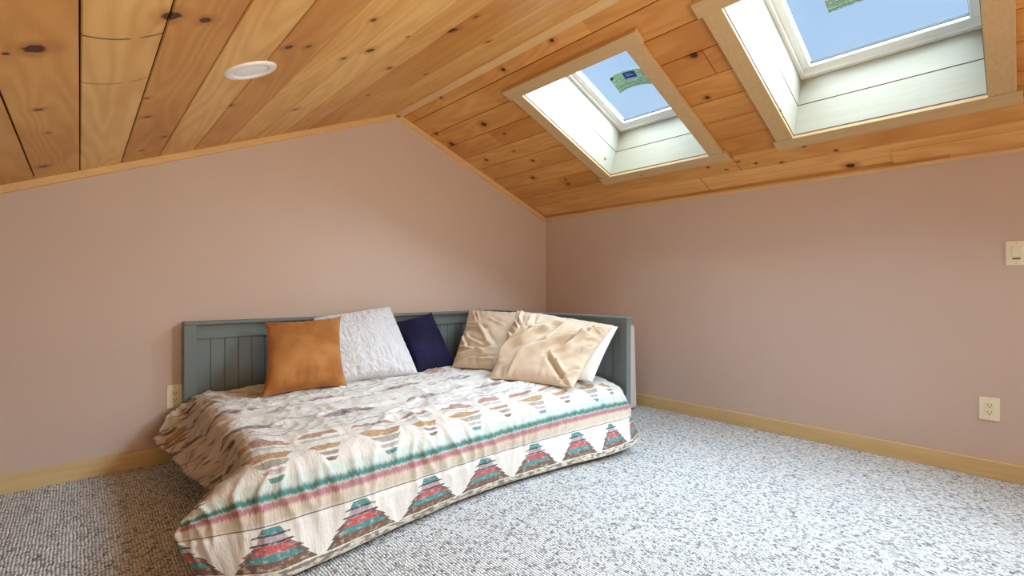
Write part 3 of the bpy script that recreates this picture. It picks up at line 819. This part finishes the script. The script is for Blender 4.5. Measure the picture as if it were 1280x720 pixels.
FF = folds([(-1.02,.34,-.34,-.41,.07,.024),(-1.06,.52,-.10,-.31,.075,.030),(-.14,-.28,.16,-.66,.06,.022),(-.52,.93,.09,-.04,.07,.028),(.05,0.,.30,-.58,.06,.022),(-.45,.74,.23,-.03,.06,.024),(.20,0.,.84,-.40,.07,.024),(.21,.42,.57,.03,.06,.020),(.55,.06,.86,-.67,.06,.020),(.49,.54,.79,.11,.05,.016),(.76,.14,.99,-.03,.05,.014),(.70,.90,1.05,.56,.06,.018),(.21,.42,.88,.99,.07,-.013),(-.92,-.56,-.77,-.33,.05,.014),(-.53,-.78,-.53,-.21,.06,.018),(.72,-.64,1.03,-.59,.05,.015),(.80,-.26,1.0,-.44,.05,.015),(.85,.10,1.0,-.12,.045,.012),(-1.04,-.22,-.80,.0,.06,.016),(-.86,-.98,-.78,-.55,.05,.014)], 1.3)
def wr_front(a, b): return 1.9*FF(a, b) + .014*nz(a*1.5+4, b*1.7, 7.) + .005*nz(a*5, b*5, 3.)
cs = [(2.49,2.655,.828),(2.700,1.905,.748),(2.215,1.862,.390),(2.00,2.40,.402)]
o = pillow('bed_pillow', cs, .17, M_linen, None, n=150, pinch=.05, seed=14., wr=wr_front, seam=.055, flat_back=.45)
ins = [(2.60,2.55,.80),(2.732,1.893,.738),(2.430,1.880,.400),(2.22,2.40,.42)]
i_ = pillow('pillow_insert', ins, .13, M_insert, o, n=40, pinch=.03, seed=17.)
i_['label'] = 'white pillow showing at the open end of the case'
tag(o, 'beige wrinkled pillow in front, leaning on the right end of the daybed', 'pillow')

# ----------------------------------------------------------------- light
SUN_HAZE, OVERHEAD = 27., 9.5
W = bpy.data.worlds.new('sky'); SC.world = W; W.use_nodes = True
wn, wl = W.node_tree.nodes, W.node_tree.links
bg = wn['Background']
tc = wn.new('ShaderNodeTexCoord'); sp = wn.new('ShaderNodeSeparateXYZ'); wl.new(tc.outputs['Generated'], sp.inputs[0])
cr = wn.new('ShaderNodeValToRGB'); wl.new(sp.outputs[2], cr.inputs[0])
st = [(0.0, (.44,.54,.68)), (.40, (.345,.495,.70)), (.56, (.325,.475,.69)), (1.0, (.50,.60,.74))]
while len(cr.color_ramp.elements) < len(st): cr.color_ramp.elements.new(.5)
for e_, (p_, c_) in zip(cr.color_ramp.elements, st): e_.position = p_; e_.color = (*c_, 1)
cl = wn.new('ShaderNodeTexNoise'); cl.inputs['Scale'].default_value = 4.; cl.inputs['Detail'].default_value = 5
wl.new(tc.outputs['Generated'], cl.inputs['Vector'])
cm = wn.new('ShaderNodeMapRange'); cm.inputs[1].default_value = .55; cm.inputs[2].default_value = .8; cm.inputs[4].default_value = .12
wl.new(cl.outputs['Fac'], cm.inputs[0])
mx = wn.new('ShaderNodeMix'); mx.data_type = 'RGBA'
ri = [i for i in mx.inputs if i.type == 'RGBA']; wl.new(cm.outputs[0], mx.inputs[0]); wl.new(cr.outputs[0], ri[0]); ri[1].default_value = (.72,.75,.79,1)
wl.new([o_ for o_ in mx.outputs if o_.type == 'RGBA'][0], bg.inputs[0])
# sunlit haze round a veiled sun, high on the side away from the camera's view
vn = wn.new('ShaderNodeVectorMath'); vn.operation = 'DOT_PRODUCT'
wl.new(tc.outputs['Generated'], vn.inputs[0]); vn.inputs[1].default_value = V((.42, -.62, .64)).normalized()
def ramp_(src, lo, hi, top):
    n_ = wn.new('ShaderNodeMapRange'); n_.interpolation_type = 'SMOOTHSTEP'
    for k_, v_ in ((1, lo), (2, hi), (3, 0.0), (4, top)): n_.inputs[k_].default_value = v_
    wl.new(src, n_.inputs[0]); return n_.outputs[0]
def wmath(op, a_, b_):
    n_ = wn.new('ShaderNodeMath'); n_.operation = op
    for i_, v_ in enumerate((a_, b_)):
        if hasattr(v_, 'is_output'): wl.new(v_, n_.inputs[i_])
        else: n_.inputs[i_].default_value = v_
    return n_.outputs[0]
hz = wmath('MAXIMUM', ramp_(vn.outputs['Value'], .62, .92, SUN_HAZE), ramp_(sp.outputs[2], .60, .80, OVERHEAD))
wl.new(wmath('ADD', hz, 1.0), bg.inputs[1])
m2 = wn.new('ShaderNodeMix'); m2.data_type = 'RGBA'; r2 = [i for i in m2.inputs if i.type == 'RGBA']
h2 = wn.new('ShaderNodeMapRange'); h2.inputs[1].default_value = .0; h2.inputs[2].default_value = 4.
wl.new(hz, h2.inputs[0]); wl.new(h2.outputs[0], m2.inputs[0])
wl.new([o_ for o_ in mx.outputs if o_.type == 'RGBA'][0], r2[0]); r2[1].default_value = (.71, .88, 1.0, 1)
wl.new([o_ for o_ in m2.outputs if o_.type == 'RGBA'][0], bg.inputs[0])

def area(name, loc, rot_to, size, power, col, portal=False):
    L = bpy.data.lights.new(name, 'AREA'); L.shape = 'RECTANGLE'; L.size, L.size_y = size
    L.energy = power; L.color = col
    o = bpy.data.objects.new(name, L); COL.objects.link(o); o.location = loc
    o.rotation_euler = (V(rot_to)-V(loc)).to_track_quat('-Z', 'Y').to_euler()
    if portal: L.cycles.is_portal = True
    return o
for i, (x0, x1, y0, y1) in enumerate(SKY):
    c = PR((x0+x1)/2, (y0+y1)/2, .52)
    L = bpy.data.lights.new('skylight_portal', 'AREA'); L.shape = 'RECTANGLE'; L.size = y1-y0; L.size_y = (x1-x0)*1.08; L.cycles.is_portal = True
    o = bpy.data.objects.new('skylight_portal', L); COL.objects.link(o); o.location = c
    Z = NR; Xa = V((0,1,0)); Ya = Z.cross(Xa)
    o.rotation_euler = Matrix((Xa, Ya, Z)).transposed().to_euler()
# fill lamp added inside the unseen last skylight, aimed at the bed
c3 = PR((SKY[2][0]+SKY[2][1])/2, (SKY[2][2]+SKY[2][3])/2, .30)
dl = area('skylight_fill', c3, (1.7, 2.3, .3), (.74, .80), 31, (.72, .88, 1.0)); dl.data.spread = math.radians(95)
# unseen warm lamps added behind the camera to fill ceiling and walls
fl = area('warm_fill', (.5, -1.1, .95), (.75, .9, 2.6), (1.0, .8), 25, (1.0, .76, .48)); fl.data.spread = math.radians(125)
area('side_fill', (2.9, -1.6, 1.2), (1.5, 2.0, 1.3), (.8, .8), 9, (1.0, .74, .48))

# ----------------------------------------------------------------- camera
F_, yaw, pitch, roll = 587.9, .82776, .00145, .00103
cam = bpy.data.cameras.new('camera'); cam.sensor_width = 36.; cam.lens = F_*36/1280; cam.clip_start = .02
co = bpy.data.objects.new('camera', cam); COL.objects.link(co); SC.camera = co
Fv = V((math.cos(yaw), math.sin(yaw), 0)); Rv = V((math.sin(yaw), -math.cos(yaw), 0)); Uv = V((0,0,1))
F2 = Fv*math.cos(pitch)+Uv*math.sin(pitch); U2 = -Fv*math.sin(pitch)+Uv*math.cos(pitch)
R3 = Rv*math.cos(roll)+U2*math.sin(roll); U3 = -Rv*math.sin(roll)+U2*math.cos(roll)
mw = Matrix((R3, U3, -F2)).transposed().to_4x4(); mw.translation = (0, 0, 1.0)
co.matrix_world = mw

SC.view_settings.view_transform = 'Standard'; SC.view_settings.look = 'None'
SC.view_settings.exposure = 0.4; SC.view_settings.gamma = 1.0; SC.view_settings.use_curve_mapping = False
SC.cycles.max_bounces = 12; SC.cycles.diffuse_bounces = 8; SC.cycles.transparent_max_bounces = 12
SC.cycles.use_denoising = True
